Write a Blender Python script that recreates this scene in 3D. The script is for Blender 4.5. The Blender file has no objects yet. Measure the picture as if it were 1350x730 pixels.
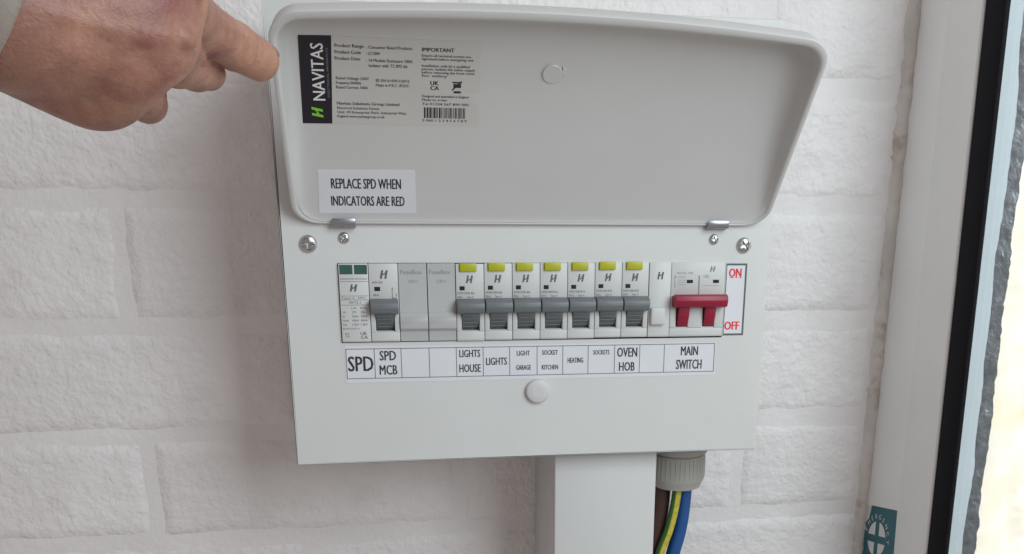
import bpy, bmesh, math, random
import numpy as np
from mathutils import Vector, Matrix, noise

random.seed(7)
SC = bpy.context.scene
COL = SC.collection
S = 0.001                                   # everything below is written in millimetres

# ------------------------------------------------------------------ camera
R = [[0.9825367, -0.1856247, 0.0128494], [-0.0478693, -0.3189031, -0.9465777], [0.1798059, 0.9294323, -0.3222197]]
cam_d = bpy.data.cameras.new('camera')
cam = bpy.data.objects.new('camera', cam_d)
COL.objects.link(cam)
right, down, fwd = Vector(R[0]), Vector(R[1]), Vector(R[2])
m = Matrix.Identity(4)
for i in range(3):
    m[i][0] = right[i]; m[i][1] = -down[i]; m[i][2] = -fwd[i]
m.translation = Vector((56.59, -677.36, 179.76)) * S
cam.matrix_world = m
cam_d.sensor_width = 36
cam_d.lens = 1366.236 / 1350 * 36
cam_d.shift_x = (675 - 762.256) / 1350
cam_d.shift_y = (700.154 - 365) / 1350
cam_d.clip_start = 0.01
cam_d.clip_end = 50
SC.camera = cam

# ------------------------------------------------------------------ light
world = bpy.data.worlds.new('World'); SC.world = world; world.use_nodes = True
bg = world.node_tree.nodes['Background']
bg.inputs[0].default_value = (1.0, 0.91, 0.865, 1); bg.inputs[1].default_value = 0.29
ld = bpy.data.lights.new('window_daylight', 'AREA')
ld.shape = 'RECTANGLE'; ld.size = 0.62; ld.size_y = 0.85; ld.energy = 11.5; ld.color = (0.88, 0.955, 1.0)
lo = bpy.data.objects.new('window_daylight', ld); COL.objects.link(lo)
lo.location = (0.70, -0.98, 0.62)
lo.rotation_euler = (Vector((0.2, 0.0, 0.12)) - lo.location).to_track_quat('-Z', 'Y').to_euler()
l2 = bpy.data.lights.new('outdoor_daylight', 'AREA')
l2.shape = 'RECTANGLE'; l2.size = 0.16; l2.size_y = 1.0; l2.energy = 2.2; l2.color = (1.0, 0.96, 0.90)
o2 = bpy.data.objects.new('outdoor_daylight', l2); COL.objects.link(o2)
o2.location = (0.66, -0.05, 0.15)
o2.rotation_euler = Matrix(((0, 0, 1), (1, 0, 0), (0, 1, 0))).to_euler()
SC.view_settings.view_transform = 'Standard'; SC.view_settings.look = 'None'
SC.view_settings.exposure = 0.25; SC.view_settings.gamma = 1
SC.render.engine = 'CYCLES'

# ------------------------------------------------------------------ materials
def mat(name, col, rough=0.5, metal=0.0, var=0.0, vscale=60, bump=None, sss=0, spec=0.5, col2=None, c2scale=30, c2pos=(0.5, 0.65), rvar=0.0, coat=0):
    M = bpy.data.materials.new(name); M.use_nodes = True
    N, L = M.node_tree.nodes, M.node_tree.links
    P = N['Principled BSDF']
    P.inputs['Base Color'].default_value = (*col, 1); P.inputs['Roughness'].default_value = rough
    P.inputs['Metallic'].default_value = metal; P.inputs['Specular IOR Level'].default_value = spec
    tc = N.new('ShaderNodeTexCoord')
    src = None
    if var or col2:
        n = N.new('ShaderNodeTexNoise'); n.inputs['Scale'].default_value = vscale; n.inputs['Detail'].default_value = 5
        L.new(tc.outputs['Object'], n.inputs['Vector'])
        r = N.new('ShaderNodeValToRGB'); r.color_ramp.elements[0].position = 0.3; r.color_ramp.elements[1].position = 0.7
        a = [max(0, c * (1 - var)) for c in col]; b = [min(1, c * (1 + var)) for c in col]
        r.color_ramp.elements[0].color = (*a, 1); r.color_ramp.elements[1].color = (*b, 1)
        L.new(n.outputs['Fac'], r.inputs['Fac']); src = r.outputs['Color']
        if col2:
            n2 = N.new('ShaderNodeTexNoise'); n2.inputs['Scale'].default_value = c2scale; n2.inputs['Detail'].default_value = 6; n2.inputs['Roughness'].default_value = 0.65
            L.new(tc.outputs['Object'], n2.inputs['Vector'])
            mr = N.new('ShaderNodeMapRange'); mr.inputs['From Min'].default_value = c2pos[0]; mr.inputs['From Max'].default_value = c2pos[1]
            L.new(n2.outputs['Fac'], mr.inputs['Value'])
            mx = N.new('ShaderNodeMix'); mx.data_type = 'RGBA'
            L.new(mr.outputs['Result'], mx.inputs['Factor']); L.new(src, mx.inputs['A']); mx.inputs['B'].default_value = (*col2, 1)
            src = mx.outputs['Result']
        L.new(src, P.inputs['Base Color'])
    if rvar:
        n = N.new('ShaderNodeTexNoise'); n.inputs['Scale'].default_value = 45; n.inputs['Detail'].default_value = 6
        L.new(tc.outputs['Object'], n.inputs['Vector'])
        mr = N.new('ShaderNodeMapRange'); mr.inputs['From Min'].default_value = 0.3; mr.inputs['From Max'].default_value = 0.7
        mr.inputs['To Min'].default_value = rough - rvar; mr.inputs['To Max'].default_value = rough + rvar
        L.new(n.outputs['Fac'], mr.inputs['Value']); L.new(mr.outputs['Result'], P.inputs['Roughness'])
    if bump:
        prev = None
        for (sc, dist, det) in bump:
            n = N.new('ShaderNodeTexNoise'); n.inputs['Scale'].default_value = sc; n.inputs['Detail'].default_value = det
            L.new(tc.outputs['Object'], n.inputs['Vector'])
            b = N.new('ShaderNodeBump'); b.inputs['Strength'].default_value = 1.0; b.inputs['Distance'].default_value = dist * S
            L.new(n.outputs['Fac'], b.inputs['Height'])
            if prev: L.new(prev.outputs['Normal'], b.inputs['Normal'])
            prev = b
        L.new(prev.outputs['Normal'], P.inputs['Normal'])
    if sss:
        P.inputs['Subsurface Weight'].default_value = sss; P.inputs['Subsurface Radius'].default_value = (0.9, 0.35, 0.2); P.inputs['Subsurface Scale'].default_value = 0.004
    if coat:
        P.inputs['Coat Weight'].default_value = coat
    return M

M = {}
M['brick'] = mat('painted_brick', (0.755, 0.715, 0.712), 0.6, var=0.04, vscale=9, bump=[(125, 1.6, 1.5), (330, 0.8, 2)], col2=(0.70, 0.66, 0.652), c2scale=22, c2pos=(0.5, 0.75))
M['mortar'] = mat('painted_mortar', (0.75, 0.71, 0.706), 0.62, var=0.04, vscale=14, bump=[(60, 1.2, 2), (260, 0.5, 2)])
M['sealant'] = mat('dirty_sealant', (0.64, 0.595, 0.57), 0.6, var=0.10, vscale=60, bump=[(160, 1.0, 4)], col2=(0.46, 0.37, 0.32), c2scale=45, c2pos=(0.52, 0.68))
M['steel'] = mat('powder_coated_steel', (0.62, 0.617, 0.61), 0.58, var=0.012, vscale=30, bump=[(1400, 0.02, 2), (60, .05, 2)], rvar=0.08, spec=0.3, col2=(0.58, 0.576, 0.568), c2scale=55, c2pos=(0.66, 0.80))
M['lid'] = mat('powder_coated_lid', (0.57, 0.56, 0.555), 0.45, var=0.015, vscale=25, bump=[(1200, 0.02, 2), (50, .05, 2)], rvar=0.08, spec=0.4, col2=(0.53, 0.518, 0.512), c2scale=50, c2pos=(0.64, 0.80))
M['pvc'] = mat('trunking_plastic', (0.60, 0.595, 0.59), 0.5, var=0.02, vscale=20, rvar=0.06, spec=0.35, col2=(0.56, 0.55, 0.545), c2scale=60, c2pos=(0.64, 0.8))
M['upvc'] = mat('window_plastic', (0.88, 0.88, 0.88), 0.36, var=0.03, vscale=12, rvar=0.015)
M['gasket'] = mat('black_rubber', (0.008, 0.007, 0.010), 0.7, spec=0.12)
M['device'] = mat('breaker_plastic', (0.58, 0.575, 0.57), 0.42, var=0.02, vscale=60)
M['blank'] = mat('blank_plastic', (0.44, 0.44, 0.44), 0.38, var=0.02, vscale=60)
M['toggle'] = mat('grey_toggle', (0.15, 0.16, 0.17), 0.42, var=0.05, vscale=120)
M['yellow'] = mat('yellow_button', (0.40, 0.405, 0.010), 0.4, var=0.05, vscale=160)
M['green_win'] = mat('dark_green_window', (0.035, 0.10, 0.085), 0.2, var=0.15, vscale=200)
M['black_win'] = mat('black_indicator', (0.012, 0.012, 0.016), 0.25)
M['red'] = mat('red_handle', (0.28, 0.006, 0.034), 0.42, var=0.05, vscale=100)
M['ink'] = mat('grey_ink', (0.10, 0.10, 0.105), 0.6)
M['ink_soft'] = mat('pale_grey_ink', (0.24, 0.24, 0.24), 0.6)
M['black_ink'] = mat('black_ink', (0.02, 0.02, 0.025), 0.55)
M['red_ink'] = mat('red_ink', (0.70, 0.03, 0.035), 0.55)
M['paper'] = mat('white_label', (0.68, 0.68, 0.72), 0.45, var=0.02, vscale=50)
M['sticker'] = mat('clear_label', (0.55, 0.53, 0.51), 0.42, var=0.02, vscale=50)
M['blackpanel'] = mat('black_panel', (0.010, 0.008, 0.016), 0.35)
M['white_ink'] = mat('white_ink', (0.75, 0.75, 0.75), 0.5)
M['green_ink'] = mat('lime_ink', (0.22, 0.55, 0.04), 0.5)
M['chrome'] = mat('zinc_screw', (0.55, 0.55, 0.55), 0.28, metal=1, var=0.1, vscale=300)
M['hinge'] = mat('hinge_metal', (0.42, 0.42, 0.46), 0.3, metal=1)
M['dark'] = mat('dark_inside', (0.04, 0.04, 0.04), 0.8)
M['gland'] = mat('gland_plastic', (0.38, 0.365, 0.345), 0.45, var=0.05, vscale=60)
M['brown'] = mat('brown_insulation', (0.055, 0.022, 0.016), 0.4)
M['green'] = mat('green_insulation', (0.035, 0.12, 0.02), 0.5)
M['yel_ins'] = mat('yellow_insulation', (0.50, 0.42, 0.05), 0.5, var=0.2, vscale=300)
M['blue'] = mat('blue_insulation', (0.010, 0.075, 0.26), 0.5)
M['teal'] = mat('teal_sticker', (0.004, 0.115, 0.15), 0.4, var=0.06, vscale=60)
M['skin'] = mat('skin', (0.37, 0.185, 0.128), 0.48, var=0.26, vscale=46, bump=[(75, 1.5, 3), (700, 0.22, 3)], sss=0.10, col2=(0.24, 0.085, 0.07), c2scale=28, c2pos=(0.46, 0.68))
_n, _l = M['skin'].node_tree.nodes, M['skin'].node_tree.links
_v = _n.new('ShaderNodeTexVoronoi'); _v.feature = 'DISTANCE_TO_EDGE'; _v.inputs['Scale'].default_value = 620
_tc = [q for q in _n if q.type == 'TEX_COORD'][0]; _mp = _n.new('ShaderNodeMapping'); _mp.inputs['Scale'].default_value = (1.0, 0.55, 1.5); _mp.inputs['Rotation'].default_value = (0.3, 0.5, 0.4)
_l.new(_tc.outputs['Object'], _mp.inputs['Vector']); _l.new(_mp.outputs['Vector'], _v.inputs['Vector'])
_bp = _n.new('ShaderNodeBump'); _bp.inputs['Distance'].default_value = 0.00013; _bp.inputs['Strength'].default_value = 0.8
_l.new(_v.outputs['Distance'], _bp.inputs['Height'])
_ps = _n['Principled BSDF']; _pv = _ps.inputs['Normal'].links[0].from_socket
_l.new(_pv, _bp.inputs['Normal']); _l.new(_bp.outputs['Normal'], _ps.inputs['Normal'])
M['nail'] = mat('finger_nail', (0.21, 0.10, 0.08), 0.3)
M['sleeve'] = mat('beige_sleeve', (0.24, 0.20, 0.175), 0.9, var=0.08, vscale=150, bump=[(900, 0.25, 2)])
M['outer'] = mat('outer_bead_plastic', (0.42, 0.48, 0.535), 0.3)

M['shade_strip'] = mat('shaded_film_fold', (0.20, 0.205, 0.225), 0.35, metal=0.6, var=0.35, vscale=120, bump=[(260, 0.8, 3)])  # shade of the film's folded edge, put into a dark colour

def glass_mat():
    G = bpy.data.materials.new('window_glass'); G.use_nodes = True
    N, L = G.node_tree.nodes, G.node_tree.links
    N.remove(N['Principled BSDF'])
    t = N.new('ShaderNodeBsdfTransparent'); t.inputs[0].default_value = (0.94, 0.97, 0.97, 1)
    g = N.new('ShaderNodeBsdfGlossy'); g.inputs['Roughness'].default_value = 0.02
    x = N.new('ShaderNodeMixShader'); x.inputs[0].default_value = 0.05; L.new(t.outputs[0], x.inputs[1]); L.new(g.outputs[0], x.inputs[2])
    L.new(x.outputs[0], N['Material Output'].inputs[0])
    return G
M['glass'] = glass_mat()

def foil_mat():
    G = bpy.data.materials.new('crumpled_plastic_film'); G.use_nodes = True
    N, L = G.node_tree.nodes, G.node_tree.links
    P = N['Principled BSDF']
    P.inputs['Base Color'].default_value = (0.97, 0.91, 0.82, 1); P.inputs['Roughness'].default_value = 0.3; P.inputs['Metallic'].default_value = 0.35
    tr = N.new('ShaderNodeBsdfTranslucent')
    tc = N.new('ShaderNodeTexCoord'); n = N.new('ShaderNodeTexNoise'); n.inputs['Scale'].default_value = 16; n.inputs['Detail'].default_value = 3
    L.new(tc.outputs['Object'], n.inputs['Vector'])
    r = N.new('ShaderNodeValToRGB'); r.color_ramp.elements[0].position = 0.38; r.color_ramp.elements[1].position = 0.62
    r.color_ramp.elements[0].color = (0.95, 0.93, 0.92, 1); r.color_ramp.elements[1].color = (0.98, 0.88, 0.70, 1)
    L.new(n.outputs['Fac'], r.inputs['Fac']); L.new(r.outputs['Color'], tr.inputs['Color'])
    x = N.new('ShaderNodeMixShader'); x.inputs[0].default_value = 0.5
    L.new(P.outputs[0], x.inputs[1]); L.new(tr.outputs[0], x.inputs[2]); L.new(x.outputs[0], N['Material Output'].inputs[0])
    return G
M['film'] = foil_mat()

# ------------------------------------------------------------------ mesh helpers
class MB:
    """collects geometry (millimetres) for ONE mesh object"""
    def __init__(s): s.v = []; s.f = []; s.mi = []
    def add(s, vs, fs, mi=0):
        o = len(s.v); s.v += [tuple(p) for p in vs]; s.f += [[i + o for i in f] for f in fs]; s.mi += [mi] * len(fs); return s
    def box(s, x0, x1, y0, y1, z0, z1, bev=0.0, seg=2, mi=0):
        bm = bmesh.new(); bmesh.ops.create_cube(bm, size=1)
        for v in bm.verts:
            v.co = Vector((x0 + (v.co.x + .5) * (x1 - x0), y0 + (v.co.y + .5) * (y1 - y0), z0 + (v.co.z + .5) * (z1 - z0)))
        if bev: bmesh.ops.bevel(bm, geom=bm.edges[:], offset=bev, segments=seg, affect='EDGES', profile=0.5)
        s.frombm(bm, mi); return s
    def frombm(s, bm, mi=0):
        bm.verts.index_update(); s.add([v.co[:] for v in bm.verts], [[v.index for v in f.verts] for f in bm.faces], mi); bm.free()
    def prism(s, prof, x0, x1, mi=0, bev=0.0):
        """prof: list of (y,z); extruded along x"""
        bm = bmesh.new()
        a = [bm.verts.new((x0, y, z)) for y, z in prof]; b = [bm.verts.new((x1, y, z)) for y, z in prof]
        bm.faces.new(a); bm.faces.new(b[::-1]); n = len(prof)
        for i in range(n): bm.faces.new((a[i], b[i], b[(i + 1) % n], a[(i + 1) % n]))
        bmesh.ops.recalc_face_normals(bm, faces=bm.faces[:])
        if bev: bmesh.ops.bevel(bm, geom=bm.edges[:], offset=bev, segments=2, affect='EDGES', profile=0.5)
        s.frombm(bm, mi); return s
    def lathe(s, prof, c, axis='y', n=32, mi=0):
        """prof: list of (radius, height along axis)"""
        vs, fs = [], []
        for r, h in prof:
            for k in range(n):
                a = 2 * math.pi * k / n; p, q = r * math.cos(a), r * math.sin(a)
                if axis == 'y': vs.append((c[0] + p, c[1] + h, c[2] + q))
                elif axis == 'z': vs.append((c[0] + p, c[1] + q, c[2] + h))
                else: vs.append((c[0] + h, c[1] + p, c[2] + q))
        for i in range(len(prof) - 1):
            for k in range(n): fs.append([i * n + k, i * n + (k + 1) % n, (i + 1) * n + (k + 1) % n, (i + 1) * n + k])
        fs.append(list(range(n))); fs.append([(len(prof) - 1) * n + k for k in range(n)])
        return s.add(vs, fs, mi)
    def build(s, name, material, parent=None, loc=(0, 0, 0), smooth=None, org=(0, 0, 0)):
        me = bpy.data.meshes.new(name)
        me.from_pydata([((x - org[0]) * S, (y - org[1]) * S, (z - org[2]) * S) for x, y, z in s.v], [], s.f)
        bm = bmesh.new(); bm.from_mesh(me); bmesh.ops.recalc_face_normals(bm, faces=bm.faces[:]); bm.to_mesh(me); bm.free()
        for mm in (material if isinstance(material, (list, tuple)) else [material]): me.materials.append(mm)
        if any(s.mi): me.polygons.foreach_set('material_index', s.mi)
        me.update()
        if smooth is not None:
            me.polygons.foreach_set('use_smooth', [True] * len(me.polygons))
            me.set_sharp_from_angle(angle=math.radians(smooth))
        return obj(name, me, parent, loc)

def obj(name, me, parent=None, loc=(0, 0, 0)):
    o = bpy.data.objects.new(name, me); COL.objects.link(o)
    o.location = Vector(loc) * S
    if parent: o.parent = parent
    return o

def empty(name, loc): return obj(name, None, None, loc)

def tag(o, label=None, cat=None, group=None, kind=None):
    for k, v in (('label', label), ('category', cat), ('group', group), ('kind', kind)):
        if v: o[k] = v
    return o

_glyph = {}
def glyphs(txt, bold):
    if (txt, bold) not in _glyph:
        cu = bpy.data.curves.new('t', 'FONT'); cu.body = txt; cu.size = 1; cu.resolution_u = 2
        ob = bpy.data.objects.new('t', cu); COL.objects.link(ob)
        dg = bpy.context.evaluated_depsgraph_get(); dg.update()
        me = bpy.data.meshes.new_from_object(ob.evaluated_get(dg))
        v = np.array([p.co[:] for p in me.vertices]); f = [list(p.vertices) for p in me.polygons]
        bpy.data.objects.remove(ob); bpy.data.curves.remove(cu); bpy.data.meshes.remove(me)
        _glyph[(txt, bold)] = (v, f)
    return _glyph[(txt, bold)]

def text(mb, txt, x, z, h, w=None, y=0.0, align='l', bold=0.0, shear=0.0, frame=None, ws=1.0, maxw=None):
    """capital height h and width w (mm) starting at x with its baseline z; frame maps (x, z) to 3-D"""
    v, f = glyphs(txt, bold); k = h / 0.7
    x0, x1 = v[:, 0].min(), v[:, 0].max()
    sx = (w / (x1 - x0)) if w else k * ws
    if maxw and sx * (x1 - x0) > maxw: sx = maxw / (x1 - x0)
    X = (v[:, 0] - x0) * sx; W = (x1 - x0) * sx; Z = v[:, 1] * k
    X = X + Z * shear
    if align == 'c': X = X - W / 2
    fr = frame or (lambda a, b: (a, y, b))
    for k, dx in enumerate((0.0,) if bold < .005 else (-bold * h * .8, bold * h * .8)):
        mb.add([(p[0], p[1] - .015 * k, p[2]) for p in (fr(x + a + dx, z + b) for a, b in zip(X, Z))], f)

def poly(mb, pts, y=0.0, frame=None):
    fr = frame or (lambda a, b: (a, y, b)); mb.add([fr(a, b) for a, b in pts], [list(range(len(pts)))])
def rect(mb, x0, x1, z0, z1, y=0.0, frame=None): poly(mb, [(x0, z0), (x1, z0), (x1, z1), (x0, z1)], y, frame)
def logo(mb, cx, cz, h, y=0.0, frame=None, rot=0):
    """the two slanted strokes with a spur each"""
    w = h * 0.95
    def T(p):
        a, b = p[0] * w, p[1] * h
        if rot: a, b = -b, a
        return (cx + a, cz + b)
    for q in ([(-.56, -.5), (-.28, -.5), (-.19, -.14), (.0, -.14), (.05, .08), (-.15, .08), (-.05, .5), (-.33, .5)],
              [(.07, -.5), (.35, -.5), (.60, .5), (.32, .5), (.22, .16), (.1, .16), (.05, -.06), (.18, -.06)]):
        poly(mb, [T(p) for p in q], y, frame)

# ------------------------------------------------------------------ the wall: bricks laid in courses, all painted over
WY = 115.0                                  # plane of the brick faces
courses = [-332, -250, -168, -86, -5, 75.5, 162, 245, 328, 411, 494, 577]
XR = 455.0
def mortar_mesh():
    nx, nz = 150, 130; x0, x1, z0, z1 = -815, XR, courses[0], courses[-1]
    vs, fs = [], []
    for j in range(nz + 1):
        for i in range(nx + 1):
            x = x0 + (x1 - x0) * i / nx; z = z0 + (z1 - z0) * j / nz
            vs.append((x, WY + 1.7 + 0.6 * noise.noise(Vector((x, z, 3)) * .05), z))
    for j in range(nz):
        for i in range(nx):
            a = j * (nx + 1) + i; fs.append([a, a + 1, a + nx + 2, a + nx + 1])
    mb = MB(); mb.add(vs, fs); mb.box(x0, x1, WY + 8, WY + 100, z0, z1); return mb
wall = mortar_mesh().build('wall', M['mortar'], smooth=40)
tag(wall, 'white painted brick wall behind the fuse box', kind='structure')

def brick_mesh(wid, seed, hgt=73.0):
    nx, nz = int(wid / 2.4), 30; vs, fs = [], []
    for j in range(nz + 1):
        for i in range(nx + 1):
            x = wid * i / nx; z = hgt * j / nz
            q = Vector((x * .012 + seed * 7.1, z * .02, seed))
            # wavy arrises
            ex = min(x, wid - x); ez = min(z, hgt - z)
            wob = 1.6 * noise.noise(Vector((x * .05, z * .05, seed * 3.3)))
            d = min(ex, ez) + wob if min(ex, ez) < 14 else 15
            drop = 3.2 * max(0, 1 - max(d, 0) / 9.5) ** 1.7
            y = drop + 1.1 * noise.noise(q) + 0.55 * noise.noise(Vector((x * .07, z * .07, seed + 9))) + 0.28 * noise.noise(Vector((x * .22, z * .22, seed + 5)))
            vs.append((x, y, z))
    n = nx + 1
    for j in range(nz):
        for i in range(nx):
            a = j * n + i; fs.append([a, a + 1, a + n + 1, a + n])
    ring = [i for i in range(n)] + [j * n + nx for j in range(1, nz + 1)] + [nz * n + i for i in range(nx - 1, -1, -1)] + [j * n for j in range(nz - 1, 0, -1)]
    o = len(vs)
    for k in ring: vs.append((vs[k][0], 9.0, vs[k][2]))
    L_ = len(ring)
    for k in range(L_): fs.append([ring[k], ring[(k + 1) % L_], o + (k + 1) % L_, o + k])
    mb = MB(); mb.add(vs, fs)
    me_o = mb.build('brick', M['brick'], smooth=60); me = me_o.data; bpy.data.objects.remove(me_o)
    return me
full = [brick_mesh(219.0, k) for k in range(6)]
half = [brick_mesh(108.0, 20 + k) for k in range(3)]
rb = random.Random(3); last = -1
for ci in range(len(courses) - 1):
    z0, z1 = courses[ci], courses[ci + 1]
    par = (ci % 2 == 1)                      # courses with a joint at x = 342
    joints = [112.5 + 229.5 * k for k in range(-4, 2)] if par else [-2.25 + 229.5 * k for k in range(-3, 2)]
    jitter = {5: {1: -2.0}, 3: {1: 2.0}}
    ends = joints + [XR + 5]
    for k in range(len(ends) - 1):
        a, b = ends[k] + 3.8, ends[k + 1] - 3.4
        w = b - a
        pool = half if w < 150 else full
        me = pool[rb.randrange(len(pool))]
        o = obj('brick', me, wall, (a + rb.uniform(-1.2, 1.2), WY + rb.uniform(-.6, .6), z0 + 3.8 + rb.uniform(-.8, .8)))
        o.scale = (w / (108.0 if w < 150 else 219.0), 1, (z1 - z0 - 7.2) / 73.0)
# the dirty sealant line where the wall meets the window frame
mb = MB(); vs = []; fs = []; nz = 300
for j in range(nz + 1):
    z = courses[0] + (courses[-1] - courses[0]) * j / nz
    a = 451.5 + 3.0 * noise.noise(Vector((0, 0, z * .05))) + 2 * noise.noise(Vector((3, 0, z * .2)))
    b = WY - 2.5 + 2 * noise.noise(Vector((7, 0, z * .06))) + 1.5 * noise.noise(Vector((9, 0, z * .25)))
    for k in range(6):
        t = k / 5
        vs.append((a + (464 - a) * t, WY + 4 - (WY + 4 - b) * math.sin(t * 2.0) + 1.0 * noise.noise(Vector((t * 4, 1, z * .15))), z))
for j in range(nz):
    for k in range(5):
        q = j * 6 + k; fs.append([q, q + 1, q + 7, q + 6])
mb.add(vs, fs); mb.build('sealant_bead', M['sealant'], wall, smooth=60)

# ------------------------------------------------------------------ window at right angles to the wall
Z0, Z1 = courses[0], courses[-1]
win = empty('window', (490, 60, Z0)); WO = (490, 60, Z0)
tag(win, 'white plastic window frame with black gasket at right angles to the brick wall', 'window')
mb = MB(); mb.box(463, 530, 64.5, 150, Z0 - 60, Z1 + 60, bev=2.5, seg=3); mb.build('frame', M['upvc'], win, org=WO, smooth=40)
mb = MB(); mb.box(460.2, 526, 17.4, 64, Z0 - 60, Z1 + 60, bev=3, seg=3); mb.build('sash', M['upvc'], win, org=WO, smooth=40)
mb = MB(); mb.box(461.8, 466.2, -7.5, 17.0, Z0 - 60, Z1 + 60, bev=1.6, seg=3); mb.build('gasket', M['gasket'], win, org=WO, smooth=40)
mb = MB(); mb.box(466.6, 468.6, -1250, 16.5, Z0 - 60, Z1 + 60); mb.build('pane', M['glass'], win, org=WO)
mb = MB(); zz0, zz1 = Z0 - 60, Z1 + 60; pq = [(470, 3), (491, 8.5), (491, 22), (470, 22)]
mb.add([(x, y, zz0) for x, y in pq] + [(x, y, zz1) for x, y in pq], [[0, 1, 2, 3], [4, 5, 6, 7]] + [[k, (k + 1) % 4, 4 + (k + 1) % 4, 4 + k] for k in range(4)]); mb.build('outer_bead', M['outer'], win, org=WO, smooth=40)
win.location = Vector((490, 60 - 18.5, Z0)) * S; win.rotation_euler = (math.radians(-2.2), 0, 0)
# safety sticker, torn at its upper left corner
XS = 462.9
SY = 9.6
def fr_s(a, b): return (XS, a + SY, b)           # a is world y, b is world z
mb = MB(); poly(mb, [(119.5, -133), (59.0, -118), (60.3, -71), (104, -78.3), (107, -90), (113, -96), (111, -101), (119.5, -107)], frame=fr_s)
st = mb.build('safety_sticker', M['teal'], win, org=WO)
mb = MB(); poly(mb, [(120.5, -83), (104.2, -78.6), (107.2, -90.2), (113.2, -96.2), (111.2, -101.2), (120.5, -107)], frame=lambda a, b: (XS - .02, a + SY, b))
mb.build('torn_paper', M['paper'], st)
for c in st.children: c.location = -Vector(WO) * S
mb = MB(); fr2 = lambda a, b: (XS - .05, a + SY, b)
cx_, cz_, rr = 91.0, -104.5, 15.5
ins = 3.3
for q in range(4):                          # four white quarters leave a cross
    pts = []
    for k in range(13):
        a = math.pi / 2 * q + math.pi / 2 * k / 12
        pts.append((rr * math.cos(a), rr * math.sin(a)))
    sx, sz = (1, 1, -1, -1)[q], (1, -1, -1, 1)[q]
    u = [(1, 1), (-1, 1), (-1, -1), (1, -1)][q]
    pts = [(max(p[0] * u[0], ins) * u[0], max(p[1] * u[1], ins) * u[1]) for p in pts]
    pts = [(x, z) for x, z in pts] + [(ins * u[0], ins * u[1])]
    t_ = 0.16
    poly(mb, [(cx_ - x, cz_ + z + t_ * x) for x, z in pts], frame=fr2)
ring = MB()
for k, ch in enumerate('EMERGENCY'):
    a = math.radians(160 - k * 20)
    v, f = glyphs(ch, 0.03); w = 5.0
    ca, sa = math.cos(a), math.sin(a)
    vs = []
    for p in v:
        lx, lz = (p[0] - v[:, 0].mean()) * w * 1.2, p[1] * w * 1.2
        rx = (18.0 + lz) * ca + lx * sa; rz = (18.0 + lz) * sa - lx * ca
        vs.append((XS - .05, cx_ - rx + SY, cz_ + rz + .16 * rx))
    mb.add(vs, f)
o = mb.build('emblem', M['white_ink'], st); o.location = -Vector(WO) * S

# crumpled film hanging outside the pane
mb = MB(); vs, fs = [], []; ny, nz = 50, 360
for j in range(nz + 1):
    for i in range(ny + 1):
        t = i / ny; z = Z0 + (Z1 - Z0) * j / nz
        e = 8 + 3 * noise.noise(Vector((0, 2, z * .02))) + 0.5 * noise.noise(Vector((5, 2, z * .08)))
        y = e - t * 95
        y += (z - 150) * .0384
        x = 496 + t * 62 + 6 * noise.noise(Vector((y * .03, z * .012, 1))) + min(1, t / .2) * 9 * abs(noise.noise(Vector((y * .06 + z * .02, z * .05 - y * .03, 4)))) + min(1, .06 + t / .2) * 6 * abs(noise.noise(Vector((y * .16, z * .13, 8)))) - 7 * math.exp(-(t / .05) ** 2)
        vs.append((x, y, z))
for j in range(nz):
    for i in range(ny):
        a = j * (ny + 1) + i; fs.append([a, a + 1, a + ny + 2, a + ny + 1])
mb.add(vs, fs)
shade_strip = MB(); cols = 4  # added dark strip, standing in for the shaded fold at the film's edge
shade_strip.add([(p[0] - 5.0 - 0.35 * abs(noise.noise(Vector(p) * .3)), p[1] + 1.0, p[2]) for j in range(nz + 1) for p in vs[j * (ny + 1):j * (ny + 1) + cols]], [[j * cols + i, j * cols + i + 1, (j + 1) * cols + i + 1, (j + 1) * cols + i] for j in range(nz) for i in range(cols - 1)])
film = mb.build('plastic_film', M['film'], org=(494, -60, Z0), loc=(494, -60, Z0), smooth=70)
tag(film, 'crumpled bright translucent film hanging outside the window pane', 'plastic film')
shade_strip.build('edge_shade_strip', M['shade_strip'], film, org=(494, -60, Z0), smooth=70)

# ------------------------------------------------------------------ trunking, gland, cables
TO = (210, 65, -332)
tr = empty('cable_trunking', TO)
tag(tr, 'white plastic cable trunking running down the wall below the fuse box', 'trunking')
mb = MB()
zt_ = -1.0
mb.box(174.3, 177.0, 24.5, WY - 1, -332, zt_, bev=.6); mb.box(243.2, 245.9, 24.5, WY - 1, -332, zt_, bev=.6); mb.box(177, 243.2, WY - 4, WY - 1.2, -332, zt_)
mb.build('channel', M['pvc'], tr, org=TO, smooth=40)
mb = MB(); mb.prism([(15, -332), (15, zt_), (24, zt_), (24, -332)], 173.2, 247.0, bev=1.6); mb.build('cover', M['pvc'], tr, org=TO, smooth=40)

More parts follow.
